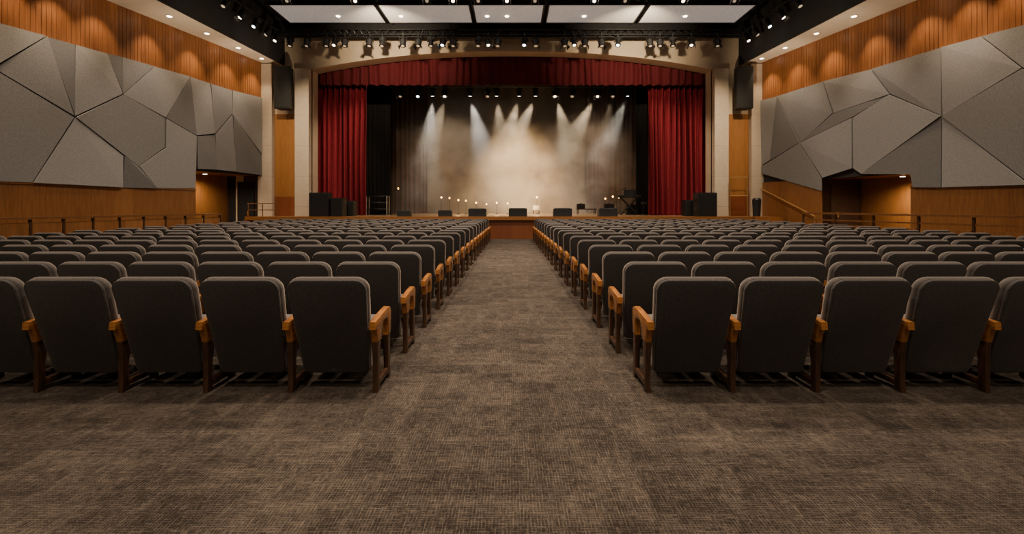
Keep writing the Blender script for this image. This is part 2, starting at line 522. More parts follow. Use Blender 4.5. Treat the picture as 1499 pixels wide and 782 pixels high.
LP = [
 ([(-150, -6), (0, 35), (65, 53), (-14, 99), (-150, 18)], 'grey felt acoustic panel filling the top left corner of the left wall', (0.02, -0.1), FELT),
 ([(65, 53), (105, 170), (-13, 100)], 'pointed grey acoustic panel below the top left corner piece of the left wall', (0.1, 0.06), FELT),
 ([(65, 53), (105, 65), (106, 170)], 'narrow triangular grey acoustic panel with its point down, left wall upper left', (0.2, 0.03), FELT_SHADED),
 ([(105, 65), (153, 78), (176, 138), (106, 171)], 'four-sided grey acoustic panel right of the narrow triangle, left wall top', (0.03, 0.06), FELT_LIT),
 ([(153, 78), (175, 83), (177, 138)], 'smallest sliver-shaped grey acoustic panel at the top of the left wall', (0.1, 0.02), FELT_SHADED),
 ([(175, 83), (222, 97), (177, 138)], 'small triangular grey acoustic panel beside the sliver, left wall top', (0.06, 0.08), FELT),
 ([(222, 97), (275, 112), (239, 173), (177, 138)], 'diamond-like grey acoustic panel in the middle of the left wall top', (0.05, 0.06), FELT_LIT),
 ([(275, 112), (275, 183), (285, 199), (239, 173)], 'slim shade-toned grey acoustic panel right of the diamond-like one, left wall', (-0.1, 0.03), FELT_SHADED),
 ([(177, 138), (239, 173), (239, 216), (200, 244), (106, 172)], 'large five-sided pale grey acoustic panel at the centre of the left wall', (-0.06, 0.07), FELT),
 ([(-150, 20), (-13, 101), (105, 172), (44, 268), (-150, 262)], 'largest dark grey acoustic panel at the lower left of the left wall', (0.03, 0.08), FELT),
 ([(106, 172), (178, 228), (176, 275), (44, 268)], 'lit-toned grey acoustic panel low on the left wall with its peak up', (-0.02, -0.07), FELT_LIT),
 ([(178, 228), (200, 244), (227, 276), (176, 275)], 'small grey acoustic panel at the bottom of the left wall beside the peaked one', (0.03, 0.05), FELT_SHADED),
 ([(239, 173), (285, 199), (284, 276), (227, 276), (200, 244), (239, 216)], 'grey acoustic panel above the left wainscot beside the entrance recess', (-0.03, 0.08), FELT_LIT),
 ([(275, 112), (304, 122), (312, 196), (285, 199), (275, 183)], 'tall grey acoustic panel above the left entrance recess, upper row', (0.08, 0.03), FELT_LIT),
 ([(304, 122), (337, 132), (337, 167), (312, 196)], 'short grey acoustic panel, second from the stage in the left wall upper row', (-0.1, 0.05), FELT),
 ([(337, 132), (381, 143), (381, 227), (337, 167)], 'grey acoustic panel nearest the stage at the top of the left wall', (0.05, 0.04), FELT_LIT),
 ([(285, 199), (312, 197), (314, 249), (286, 248)], 'low grey acoustic panel directly above the left entrance recess corner', (0.03, -0.05), FELT_SHADED),
 ([(312, 197), (337, 168), (342, 252), (314, 249)], 'wedge-shaped grey acoustic panel above the middle of the left entrance recess', (0.06, 0.0), FELT),
 ([(337, 168), (381, 228), (381, 257), (342, 252)], 'triangular grey acoustic panel nearest the stage above the left recess', (-0.04, 0.04), FELT_SHADED),
]
for pts, lab, sl, mt in LP:
    panel(-1, pts, lab, sl, mt)
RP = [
 ([(1113, 148), (1140, 141), (1130, 235), (1113, 245)], 'grey acoustic panel nearest the stage on the right wall', (0.05, 0.03), FELT_LIT),
 ([(1140, 141), (1174, 209), (1130, 235)], 'small triangular grey acoustic panel, second from the stage on the right wall', (-0.1, 0.05), FELT_SHADED),
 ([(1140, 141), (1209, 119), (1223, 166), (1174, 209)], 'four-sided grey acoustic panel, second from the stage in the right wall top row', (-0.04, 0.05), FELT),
 ([(1209, 119), (1280, 101), (1306, 138), (1223, 166)], 'four-sided grey acoustic panel in the middle of the right wall top row', (0.03, 0.09), FELT_LIT),
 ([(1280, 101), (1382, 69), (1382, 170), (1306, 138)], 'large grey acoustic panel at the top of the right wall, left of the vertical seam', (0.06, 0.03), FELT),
 ([(1382, 69), (1440, 53), (1501, 100), (1382, 170)], 'broad arrow-shaped grey acoustic panel right of the vertical seam, right wall top', (-0.02, 0.08), FELT_LIT),
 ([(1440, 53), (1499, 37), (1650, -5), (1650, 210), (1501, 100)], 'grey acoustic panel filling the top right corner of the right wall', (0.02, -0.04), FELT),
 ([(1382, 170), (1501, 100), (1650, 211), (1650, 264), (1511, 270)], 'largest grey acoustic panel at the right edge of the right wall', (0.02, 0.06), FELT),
 ([(1382, 170), (1511, 271), (1382, 275)], 'triangular grey acoustic panel low on the right wall beside the vertical seam', (-0.03, -0.06), FELT_LIT),
 ([(1306, 138), (1382, 170), (1263, 255), (1251, 247), (1251, 172)], 'large lit-toned grey acoustic panel at the centre of the right wall', (-0.06, 0.07), FELT_LIT),
 ([(1223, 166), (1306, 138), (1251, 172), (1174, 209)], 'slim slanted grey acoustic panel across the middle of the right wall', (0.05, -0.06), FELT_SHADED),
 ([(1174, 209), (1251, 172), (1251, 247), (1206, 261)], 'grey acoustic panel over the stage side corner of the right recess', (-0.03, 0.08), FELT_LIT),
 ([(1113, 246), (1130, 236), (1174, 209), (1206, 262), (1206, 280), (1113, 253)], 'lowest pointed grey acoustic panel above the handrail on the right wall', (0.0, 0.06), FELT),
 ([(1382, 170), (1382, 275), (1340, 275), (1336, 256), (1263, 255)], 'shade-toned grey acoustic panel over the right recess, left of the vertical seam', (0.04, -0.08), FELT_SHADED),
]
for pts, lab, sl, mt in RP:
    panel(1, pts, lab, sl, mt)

# ------------------------------------------------------------------ soffit downlights
def downlight(loc, label, group, r0=0.11):
    r = empty('ceiling_downlight', loc, label, 'downlight', group)
    bm = NB(); tube(bm, (0, 0, 0.0), (0, 0, -0.02), r0, 20); obj('trim_ring', bm, SOFFIT, r, True)
    bm = NB(); tube(bm, (0, 0, -0.02), (0, 0, -0.028), r0*0.7, 20); obj('lens', bm, DOWNL, r, True)
    return r
SOFD = [12.3, 14.4, 16.0, 17.6, 19.2, 20.6]
for side, nm in ((-1, 'left'), (1, 'right')):
    for i, D in enumerate(SOFD):
        x = side*(wall_x(D)*0.45+inner_x(D)*0.55)
        downlight((x, D, ZS), 'recessed downlight in the %s ceiling soffit, %s from the stage' % (nm, ORD[len(SOFD)-1-i]), 'soffit downlights')

# ------------------------------------------------------------------ suspended ceiling panels
CL = [(-9.2, -5.25, 'leftmost', [495]), (-5.05, -1.65, 'second from the left', [587]), (-1.45, 1.2, 'middle', [693+20, 742]), (1.45, 5.05, 'second from the right', [855]), (5.28, 9.25, 'rightmost', [1003])]
for xa, xb, w, dl in CL:
    xm = (xa+xb)/2
    r = empty('ceiling_panel', (xm, 19.0, 9.0), 'white suspended ceiling panel with downlights, %s of the five' % w, 'ceiling panel', 'suspended ceiling panels')
    bm = NB(); box(bm, (0, 0, 0.05), (xb-xa, 1.75, 0.08)); obj('panel_body', bm, CLOUD, r)
    bm = NB()
    for sy in (-1, 1):
        box(bm, (0, sy*0.9, 0.05), (xb-xa+0.1, 0.05, 0.12))
    for sx in (-1, 1):
        box(bm, (sx*((xb-xa)/2+0.03), 0, 0.05), (0.05, 1.75, 0.12))
    obj('edge_frame', bm, METALB, r)
    for sx in (-1, 1):
        bm = NB(); tube(bm, (sx*(xb-xa)*0.4, 0, 0.09), (sx*(xb-xa)*0.4, 0, ZC-9.0), 0.015, 6); obj('hanger', bm, METALB, r)
    for px in dl:
        x = (px-CX)/F*19.2-xm
        bm = NB(); tube(bm, (x, 0.2, 0.012), (x, 0.2, -0.015), 0.075, 18); obj('downlight', bm, DOWNL, r, True)

# black beams beside the panels
bm = NB()
for x in (-5.15, -1.55, 1.32, 5.16):
    box(bm, (x, 17.8, 9.35), (0.12, 6, 0.2))
for y in (17.3, 20.6):
    box(bm, (0, y, 9.6), (20.4, 0.2, 0.3))
struct('ceiling_beams', bm, BLACKP)

# ------------------------------------------------------------------ trusses, bars and stage lights
def truss(name, xa, xb, D, z, label, h=0.3):
    r = empty(name, ((xa+xb)/2, D, z), label, 'lighting truss')
    L = (xb-xa)/2
    bm = NB()
    for dy, dz in ((-h/2, 0), (h/2, 0), (0, h*0.87)):
        tube(bm, (-L, dy, dz), (L, dy, dz), 0.025, 8)
    obj('chords', bm, METALB, r, True)
    bm = NB()
    n = int((xb-xa)/h)
    for i in range(n):
        u, v = -L+2*L*i/n, -L+2*L*(i+1)/n
        m = (u+v)/2
        for dy in (-h/2, h/2):
            tube(bm, (u, dy, 0), (m, 0, h*0.87), 0.012, 5)
            tube(bm, (m, 0, h*0.87), (v, dy, 0), 0.012, 5)
    obj('lattice', bm, METALB, r)
    for sx in (-0.8, -0.27, 0.27, 0.8):
        bm = NB(); tube(bm, (sx*L, 0, h*0.87), (sx*L, 0, ZC-z), 0.012, 6); obj('hanger', bm, METALB, r)
    return r
def pipe(name, p0, p1, label):
    p0, p1 = Vector(p0), Vector(p1)
    r = empty(name, (p0+p1)/2, label, 'lighting bar')
    h = (p1-p0)/2
    bm = NB(); tube(bm, -h, h, 0.03, 10); obj('pipe', bm, METALB, r, True)
    for s in (-0.75, 0, 0.75):
        bm = NB(); tube(bm, h*s, h*s+Vector((0, 0, ZC-r.location.z)), 0.012, 6); obj('hanger', bm, METALB, r)
    return r

# prototype fixtures: origin is the centre of the pipe it clamps to
def make_light(kind):
    r = bpy.data.objects.new('stage_light', None); C.objects.link(r)
    r.empty_display_size = 0.1
    bm = NB(); box(bm, (0, 0, -0.01), (0.06, 0.09, 0.12)); tube(bm, (0, 0, -0.06), (0, 0, -0.14), 0.018, 8); obj('clamp', bm, METALB, r)
    bm = NB()
    box(bm, (0, 0, -0.145), (0.36, 0.05, 0.015))
    for s in (-1, 1):
        box(bm, (s*0.175, 0, -0.26), (0.012, 0.05, 0.24))
    obj('yoke', bm, METALB, r)
    bm = NB()
    if kind == 'par':
        tube(bm, (0, 0, 0.16), (0, 0, 0.06), 0.07, 16, 0.145)
        tube(bm, (0, 0, 0.06), (0, 0, -0.24), 0.145, 16)
    else:
        tube(bm, (0, 0, 0.2), (0, 0, -0.02), 0.12, 16)
        tube(bm, (0, 0, -0.02), (0, 0, -0.24), 0.10, 16, 0.135)
        box(bm, (0, 0, 0.12), (0.27, 0.2, 0.12))
    for s in (-1, 1):
        tube(bm, (s*0.12, 0, 0), (s*0.19, 0, 0), 0.025, 8)
    h = obj('housing', bm, METALB, r, True, (0, 0, -0.34))
    bm = NB(); tube(bm, (0, 0, -0.21), (0, 0, -0.247), 0.075, 16); l = obj('lens', bm, LENS, h, True)
    if kind == 'par':
        for sx in (-1, 1):
            bm = NB(); box(bm, (sx*0.165, 0, -0.29), (0.008, 0.24, 0.12), Matrix.Rotation(-sx*0.3, 3, 'Y')); obj('barn_door', bm, METALB, h)
    return r
PAR, PRO = make_light('par'), make_light('profile')
used = {'par': False, 'pro': False}
LENS_CACHE = {}
def light(loc, tilt, yaw, label, group, lens=LENS, kind='par', sc=1.0):
    p = PAR if kind == 'par' else PRO
    if not used[kind]:
        o = p; used[kind] = True
    else:
        o = copy_tree(p)
    o.location = loc
    o.rotation_euler = (0, 0, yaw)
    o.scale = (sc, sc, sc)
    tag(o, label, 'stage light', group)
    for ch in o.children:
        if ch.name.startswith('housing'):
            ch.rotation_euler = (-tilt, 0, 0)
            for g in ch.children:
                if g.name.startswith('lens'):
                    key = (kind, lens.name)
                    if key not in LENS_CACHE:
                        me = g.data.copy(); me.materials.clear(); me.materials.append(lens); LENS_CACHE[key] = me
                    g.data = LENS_CACHE[key]
    return o

truss('lighting_truss', -9.6, 9.6, 20.3, 8.62, 'black lattice lighting truss in front of the stage arch')
FOH = [(425, 0), (450, 0), (478, 0), (491, 1), (505, 0), (541, 0), (560, 0), (590, 0), (613, 0), (631, 0), (649, 2), (664, 0), (700, 0), (714, 1), (729, 0), (768, 2), (784, 0), (826, 0), (840, 1), (856, 0), (880, 0), (905, 2), (951, 0), (966, 0), (985, 0), (1012, 1), (1050, 0)]
for i, (px, k) in enumerate(FOH):
    x = (px-CX)/F*20.15
    light((x, 20.15, 8.62), 0.5 if k else 0.25, random.uniform(-0.4, 0.4), 'black spotlight on the front lighting truss, %s from the left' % ORD[i], 'spotlights on the front truss', [LENSD, LENS, LENSC][k], 'par' if i % 3 else 'pro', 0.9)
for side, nm in ((-1, 'left'), (1, 'right')):
    pipe('lighting_bar', (side*10.1, 13.2, 8.85), (side*9.95, 20.7, 8.85), 'black lighting bar along the %s ceiling fascia' % nm)
    for i, D in enumerate([20.3, 19.6, 18.7, 17.8, 16.8, 15.8, 14.8]):
        light((side*(9.95+(20.7-D)*0.02), D, 8.85), 0.55, side*0.5, 'black spotlight on the %s fascia bar, %s from the stage' % (nm, ORD[i]), 'spotlights on the side bars', [LENS, LENSD, LENSC][i % 3], 'par' if i % 2 else 'pro', 0.9)
pipe('lighting_bar', (-9.0, 17.1, 9.1), (9.0, 17.1, 9.1), 'black lighting bar across the ceiling nearest the seats')
for i, px in enumerate([420, 520, 625, 663, 700, 742, 783, 870, 915, 1000, 1075]):
    light(((px-CX)/F*17.0, 17.1, 9.1), 0.6, 0, 'black spotlight at the top edge bar above the seats, %s from the left' % ORD[i], 'spotlights on the near ceiling bar', LENS if i % 2 else LENSD, 'par', 0.8)

# inside the stage
truss('lighting_truss', -7.4, 7.4, 26.2, 8.05, 'black lattice lighting truss over the back of the stage', 0.3)
pipe('lighting_bar', (-7.6, 25.4, 7.72), (7.6, 25.4, 7.72), 'black lighting bar hung low over the stage middle')
pipe('lighting_bar', (-5.0, 26.8, 8.12), (7.2, 26.8, 8.12), 'black lighting bar hung close to the smoky backdrop')
LOWB = [(555, 1), (587, 0), (612, 2), (651, 1), (714, 0), (812, 1), (838, 0), (875, 1), (897, 0), (937, 0)]
for i, (px, k) in enumerate(LOWB):
    light(((px-CX)/F*25.4, 25.4, 7.72), 0.5, random.uniform(-0.3, 0.3), 'black spotlight on the low stage bar, %s from the left' % ORD[i], 'spotlights on the low stage bar', [LENSD, LENS, LENSC][k], 'par' if i % 2 else 'pro')
BEAMS = [(633, 'c', -0.4), (652, 'w', -1.2), (688, 'c', 0.8), (727, 'w', 0.4), (760, 'w', -1.0), (784, 'w', -1.6), (815, 'w', 0.9), (872, 'w', -1.8), (896, 'w', -0.5), (919, 'c', -1.4)]
BPOW = {633: 1200, 652: 800, 688: 1400, 727: 700, 760: 1300, 784: 1300, 815: 1200, 872: 1500, 896: 500, 919: 1200}
for i, (px, k, dx) in enumerate(BEAMS):
    light(((px-CX)/F*26.8, 26.8, 8.12), -0.1, 0, 'black spotlight on the bar beside the backdrop, %s from the left' % ORD[i], 'spotlights on the backdrop bar', LENS if k == 'w' else LENSC, 'pro')

# ------------------------------------------------------------------ theatre seats
PITCH, ROW, D1, NROW = 0.635, 0.95, 3.6, 17
def aisle_x(k):
    return 1.02-0.0095*k          # the aisle narrows a little towards the stage
def row_pitch(k):
    return PITCH if k == 0 else PITCH+(0.009 if k % 2 else 0.0)
def rslab(wb, wt, h, th, r, bev, seg=2):
    bm = NB()
    pts = []
    for cx, cz, a0, w in ((wb/2-r*0.6, r*0.6, -90, r*0.6), (wt/2-r, h-r, 0, r), (-wt/2+r, h-r, 90, r), (-wb/2+r*0.6, r*0.6, 180, r*0.6)):
        for k in range(6):
            a = math.radians(a0+90*k/5)
            pts.append(Vector((cx+w*math.cos(a), 0, cz+w*math.sin(a))))
    a, b, fs = prism(bm, pts, (0, th, 0))
    sa, sb = set(a), set(b)
    rim = [e for e in bm.edges if (e.verts[0] in sa and e.verts[1] in sa) or (e.verts[0] in sb and e.verts[1] in sb)]
    bmesh.ops.bevel(bm, geom=rim, offset=bev, segments=seg, affect='EDGES', profile=0.5)
    return bm
SH = 0.30
def shear(bm, y0, z0):
    for v in bm.verts:
        z = v.co.z
        v.co.y = v.co.y+y0-SH*z
        v.co.z = z+z0
# back panel (the side facing the camera) and cushion
bmP = rslab(0.505, 0.572, 0.745, 0.035, 0.080, 0.012); shear(bmP, 0.052, 0.120)
bmC = rslab(0.515, 0.588, 0.764, 0.088, 0.090, 0.036, 3); shear(bmC, 0.072, 0.116)
bmS = NB()
box(bmS, (0, 0.36, 0.40), (0.55, 0.46, 0.11))
bmesh.ops.bevel(bmS, geom=list(bmS.edges), offset=0.035, segments=3, affect='EDGES', profile=0.5)
bmU = NB(); box(bmU, (0, 0.34, 0.325), (0.50, 0.40, 0.04))
# arm: honey varnished block reaching forward, its front end turned down over the dark support
def side_profile(pts, th, bev=0.006):
    bm = NB()
    a, b, fs = prism(bm, [Vector((-th/2, y, z)) for y, z in pts], (th, 0, 0))
    sa, sb = set(a), set(b)
    rim = [e for e in bm.edges if (e.verts[0] in sa and e.verts[1] in sa) or (e.verts[0] in sb and e.verts[1] in sb)]
    bmesh.ops.bevel(bm, geom=rim, offset=bev, segments=2, affect='EDGES', profile=0.5)
    return bm
armpts = [(-0.105, 0.490), (-0.10, 0.545), (0.0, 0.558), (0.20, 0.578), (0.29, 0.582), (0.335, 0.568), (0.352, 0.530), (0.348, 0.46), (0.340, 0.36),
          (0.262, 0.355), (0.270, 0.44), (0.255, 0.487), (0.215, 0.506), (0.12, 0.506), (0.085, 0.47), (0.062, 0.38), (-0.035, 0.38), (-0.055, 0.45), (-0.070, 0.488)]
bmA = side_profile(armpts, 0.050)
# support: rear upright narrowing to the floor, straight front upright, low foot rail
legpts = [(-0.03, 0.0), (0.03, 0.0), (0.035, 0.04), (0.28, 0.04), (0.285, 0.0), (0.34, 0.0), (0.340, 0.10), (0.340, 0.36), (0.262, 0.355), (0.28, 0.085), (0.035, 0.085), (0.035, 0.22), (0.062, 0.38), (-0.035, 0.38),
          (-0.028, 0.26), (-0.026, 0.10)]
bmL = side_profile(legpts, 0.040, 0.005)
sroot = bpy.data.objects.new('theatre_seat', None); C.objects.link(sroot); sroot.empty_display_size = 0.1
part_c = obj('backrest', bmC, FABRIC, sroot, True)
part_p = obj('back_panel', bmP, PANELFAB, sroot, True)
part_s = obj('seat_cushion', bmS, SEATFAB, sroot, True)
part_u = obj('seat_pan', bmU, LEGWOOD, sroot)
arm_me = obj('armrest', bmA, ARMWOOD, sroot, True)
leg_me = obj('leg', bmL, LEGWOOD, sroot, True)

def seats_in_row(k):
    D = D1+ROW*k
    lim = min(D*1.10+0.1, 9.45)
    return max(1, int((lim-aisle_x(k)+0.25)/PITCH))
places = []
for k in range(NROW):
    for side in (-1, 1):
        for i in range(seats_in_row(k)):
            places.append((k, side, i))
places.sort(key=lambda t: (t[0], t[2]))
kcut = max(k for k in range(NROW) if sum(1 for p in places if p[0] <= k) <= 302)
indiv = [p for p in places if p[0] <= kcut]; rest = [p for p in places if p[0] > kcut]
first = True
for k, side, i in indiv:
    pk = row_pitch(k)
    x = side*(aisle_x(k)+pk/2+pk*i); D = D1+ROW*k
    if first:
        r = sroot; first = False
        kids = list(r.children)
    else:
        r = sroot.copy(); C.objects.link(r)
        kids = []
        for ch in (part_c, part_p, part_s, part_u, arm_me, leg_me):
            c = ch.copy(); C.objects.link(c); c.parent = r; kids.append(c)
    r.location = (x, D, 0)
    row = 'nearest row' if k == 0 else ORD[k]+' nearest row'
    tag(r, 'charcoal fabric theatre seat, %s from the aisle, %s, %s of the aisle' % (ORD[i], row, 'left' if side < 0 else 'right'), 'seat', 'theatre seats %s of the aisle' % ('left' if side < 0 else 'right'))
    for c in kids:
        nm = c.name.split('.')[0]
        if nm in ('armrest', 'leg'):
            c.location = (side*pk/2, 0, 0)
            if i == 0:
                e = c.copy(); C.objects.link(e); e.parent = r; e.location = (-side*pk/2, 0, 0)
# the far rows as one object
one = NB()
mats = [FABRIC, PANELFAB, SEATFAB, LEGWOOD, ARMWOOD]
for o, mi in ((part_c, 0), (part_p, 1), (part_s, 2), (part_u, 3), (arm_me, 4), (leg_me, 3)):
    n0 = len(one.faces); v0 = len(one.verts)
    one.from_mesh(o.data)
    one.faces.ensure_lookup_table(); one.verts.ensure_lookup_table()
    for f in one.faces[n0:]: f.material_index = mi
    if o in (arm_me, leg_me):
        for v in one.verts[v0:]: v.co.x += PITCH/2
me1 = bpy.data.meshes.new('one_seat'); one.to_mesh(me1); one.free()
armm = NB()
for o, mi in ((arm_me, 4), (leg_me, 3)):
    n0 = len(armm.faces); armm.from_mesh(o.data); armm.faces.ensure_lookup_table()
    for f in armm.faces[n0:]: f.material_index = mi
me2 = bpy.data.meshes.new('one_arm'); armm.to_mesh(me2); armm.free()
big = NB()
for k, side, i in rest:
    pk = row_pitch(k)
    x = side*(aisle_x(k)+pk/2+pk*i)
    todo = [(me1, x)]
    if i == 0 and side > 0: todo.append((me2, x-pk/2))
    for me_, xx in todo:
        v0 = len(big.verts)
        big.from_mesh(me_)
        big.verts.ensure_lookup_table()
        off = Vector((xx, D1+ROW*k, 0))
        for v in big.verts[v0:]: v.co += off
mef = bpy.data.meshes.new('far_theatre_seats'); big.to_mesh(mef); big.free()
for m_ in mats: mef.materials.append(m_)
fo = bpy.data.objects.new('far_theatre_seats', mef); C.objects.link(fo)
tag(fo, 'farthest rows of charcoal theatre seats closest to the stage', 'seats', None, 'stuff')
bpy.data.meshes.remove(me1); bpy.data.meshes.remove(me2)

# ------------------------------------------------------------------ side balustrades
for side, nm in ((-1, 'left'), (1, 'right')):
    OFF = 1.45
    n = Vector((-side, -K, 0))/NN
    Da, Db = 8.5, 17.6
    org = wp(side, (Da+Db)/2, OFF, 0)
    r = empty('balustrade', org, ('wooden panelled balustrade along the left wall' if side < 0 else 'wooden open railing along the right wall'), 'balustrade')
    def q(D, z, o=0): return wp(side, D, OFF+o, z)-org
    def seg(bm, D0, D1_, z0, z1, o0, o1):
        pts = [q(D0, z0, o0), q(D1_, z0, o0), q(D1_, z1, o0), q(D0, z1, o0)]
        prism(bm, pts, n*(o1-o0))
    zt = 1.12 if side < 0 else 1.16
    bm = NB(); seg(bm, Da, Db, zt-0.06, zt, -0.05, 0.07); obj('top_rail', bm, RAILD, r)
    st = 0.7 if side < 0 else 1.3
    D = Da
    while D < Db+0.01:
        bm = NB(); seg(bm, D-0.025, D+0.025, 0, zt-0.06, -0.03, 0.03); obj('post', bm, LEGWOOD, r)
        D2 = D+st
        if D2 <= Db+0.01:
            bm = NB()
            if side < 0:
                seg(bm, D+0.035, D2-0.035, 0.25, 0.98, -0.02, 0.02); obj('panel', bm, CLAD, r)
            else:
                seg(bm, D+0.03, D2-0.03, 0.88, 0.93, -0.02, 0.02); obj('middle_rail', bm, RAILD, r)
                bm = NB(); seg(bm, D+0.05, D2-0.05, 0.15, 0.76, -0.02, 0.02); obj('panel', bm, CLAD, r)
        D += st

# ------------------------------------------------------------------ stairs, rails and bits beside the stage
r = empty('stage_steps', (10.6, 19.3, 0), 'wooden steps up to the stage beside the right wall', 'steps')
nst = 5
for i in range(nst):
    bm = NB()
    h = ZST*(i+1)/(nst+0.0)
    y0 = -0.70+1.39*i/nst
    box(bm, (0, (y0+0.67)/2, h-ZST/nst/2), (1.15, 0.67-y0, ZST/nst-0.004)); obj('step', bm, FRONTW, r)
def rail_path(bm, pts, rad):
    for a, b in zip(pts[:-1], pts[1:]):
        tube(bm, a, b, rad, 8)
r = empty('handrail', (0, 0, 0), 'slanting thin brass handrail on the right wall above the stage steps', 'handrail')
a, b = wp(1, 21.2, 0.14, 2.15), wp(1, 18.4, 0.14, 0.98)
bm = NB(); rail_path(bm, [a, b, b+Vector((0, -0.02, -0.98))], 0.028); obj('rail', bm, BRASS, r, True)
for t in (0.15, 0.55):
    p = a.lerp(b, t); w = p-Vector((-1, -K, 0))/NN*0.09
    bm = NB(); tube(bm, p, w, 0.012, 6); obj('bracket', bm, BRASS, r)
def frame_rail(name, pts_list, loc, label, mat, rad):
    r = empty(name, loc, label, 'handrail')
    posts, rails = pts_list
    for p0, p1 in posts:
        bm = NB(); tube(bm, p0, p1, rad, 8); obj('post', bm, mat, r, True)
    for p0, p1 in rails:
        bm = NB(); tube(bm, p0, p1, rad, 8); obj('rail', bm, mat, r, True)
frame_rail('stage_handrail', ([((-0.6, 0, 0), (-0.6, 0, 0.55)), ((0, 0, 0), (0, 0, 0.55)), ((0.6, 0, 0), (0.6, 0, 0.55))],
                        [((-0.65, 0, 0.55), (0.65, 0, 0.55)), ((-0.6, 0, 0.28), (0.6, 0, 0.28))]), (-10.55, 20.25, ZST), 'low brown handrail at the left end of the stage', RAILD, 0.02)
frame_rail('stage_handrail', ([((-0.38, 0, 0), (-0.38, 0, 1.7)), ((0.38, 0, 0), (0.38, 0, 1.7))],
                        [((-0.38, 0, 1.7), (0.38, 0, 1.7)), ((-0.38, 0, 0.9), (0.38, 0, 0.9))]), (9.95, 20.95, ZST), 'tall brass rail frame right of the stage arch', BRASS, 0.025)
r = empty('waste_bin', (10.55, 20.6, ZST), 'black cylindrical waste bin beside the brass rail frame', 'bin')
bm = NB(); tube(bm, (0, 0, 0), (0, 0, 0.72), 0.15, 20, 0.18); obj('bin_body', bm, CABB, r, True)
bm = NB(); tube(bm, (0, 0, 0.72), (0, 0, 0.80), 0.185, 20, 0.12); obj('lid', bm, METALB, r, True)

# hung loudspeakers
for side, nm in ((-1, 'left'), (1, 'right')):
    c = Vector((-9.98 if side < 0 else 10.15, 21.02, 5.62))
    r = empty('loudspeaker', c, 'tall black loudspeaker hung on the wall %s of the stage arch' % nm, 'loudspeaker', 'wall loudspeakers')
    bm = NB(); prism(bm, [(-0.36, -0.25, 0), (0.36, -0.25, 0), (0.28, 0.22, 0), (-0.28, 0.22, 0)], (0, 0, 1.85))
    bmesh.ops.bevel(bm, geom=list(bm.edges), offset=0.02, segments=2, affect='EDGES'); obj('cabinet', bm, CABB, r)
    bm = NB(); box(bm, (0, -0.26, 0.925), (0.64, 0.02, 1.75)); obj('grille', bm, GRILLE, r)
    bm = NB(); box(bm, (0, 0.33, 1.3), (0.12, 0.26, 0.12)); box(bm, (0, 0.33, 0.5), (0.12, 0.26, 0.12)); obj('wall_bracket', bm, METALB, r)

# stage speakers
def stage_speaker(x0, x1, ytop, D, label, dep=0.6):
    xa, xb = (x0-CX)/F*D, (x1-CX)/F*D
    h = EZ+(HY-ytop)/F*D-ZST
    w = xb-xa
    r = empty('stage_speaker', ((xa+xb)/2, D+dep/2, ZST), label, 'speaker')
    bm = NB(); box(bm, (0, 0, h/2), (w, dep, h)); bmesh.ops.bevel(bm, geom=list(bm.edges), offset=0.02, segments=2, affect='EDGES'); obj('cabinet', bm, CABB, r)
    bm = NB(); box(bm, (0, -dep/2-0.008, h/2), (w-0.1, 0.02, h-0.1)); obj('grille', bm, GRILLE, r)
    for s in (-1, 1):
        bm = NB(); box(bm, (s*(w/2+0.004), 0, h*0.7), (0.012, 0.2, 0.08)); obj('handle', bm, METALB, r)
stage_speaker(452, 480, 282, 20.4, 'tall black stage speaker at the far left, beside the stone pillar', 0.5)
stage_speaker(484, 501, 290, 20.6, 'medium black stage speaker, second from the left pillar')
stage_speaker(503, 517, 294, 21.4, 'smallest black stage speaker in front of the left red curtain')
stage_speaker(1004, 1019, 293, 21.4, 'smallest black stage speaker in front of the right red curtain')
stage_speaker(1022, 1050, 282, 20.5, 'tall black stage speaker at the far right, beside the stone pillar')

# floor monitors
mon = None
MP = [(592, 16), (652, 20), (699, 26), (758, 27), (823, 27), (889, 27)]
for i, (px, w) in enumerate(MP):
    D = 20.45
    if mon is None:
        mon = bpy.data.objects.new('floor_monitor', None); C.objects.link(mon)
        prof = [(-0.25, 0), (0.27, 0), (0.20, 0.20), (-0.14, 0.36), (-0.25, 0.34)]
        bm = NB(); prism(bm, [Vector((-0.39, y, z)) for y, z in prof], (0.78, 0, 0))
        bmesh.ops.bevel(bm, geom=list(bm.edges), offset=0.012, segments=2, affect='EDGES'); obj('cabinet', bm, CABB, mon)
        bm = NB(); box(bm, (0, 0.035, 0.288), (0.68, 0.36, 0.02), Matrix.Rotation(-0.44, 3, 'X')); obj('grille', bm, GRILLE, mon)
        bm = NB(); box(bm, (0, -0.252, 0.24), (0.16, 0.012, 0.045)); obj('handle', bm, METALB, mon)
        r = mon
    else:
        r = copy_tree(mon)
    r.location = ((px-CX)/F*D, D, ZST)
    s = max(0.72, w/27)
    r.scale = (s, s, s*0.97)
    tag(r, 'black wedge floor monitor on the stage edge, %s from the left' % ORD[i], 'stage monitor', 'floor monitors along the stage edge')

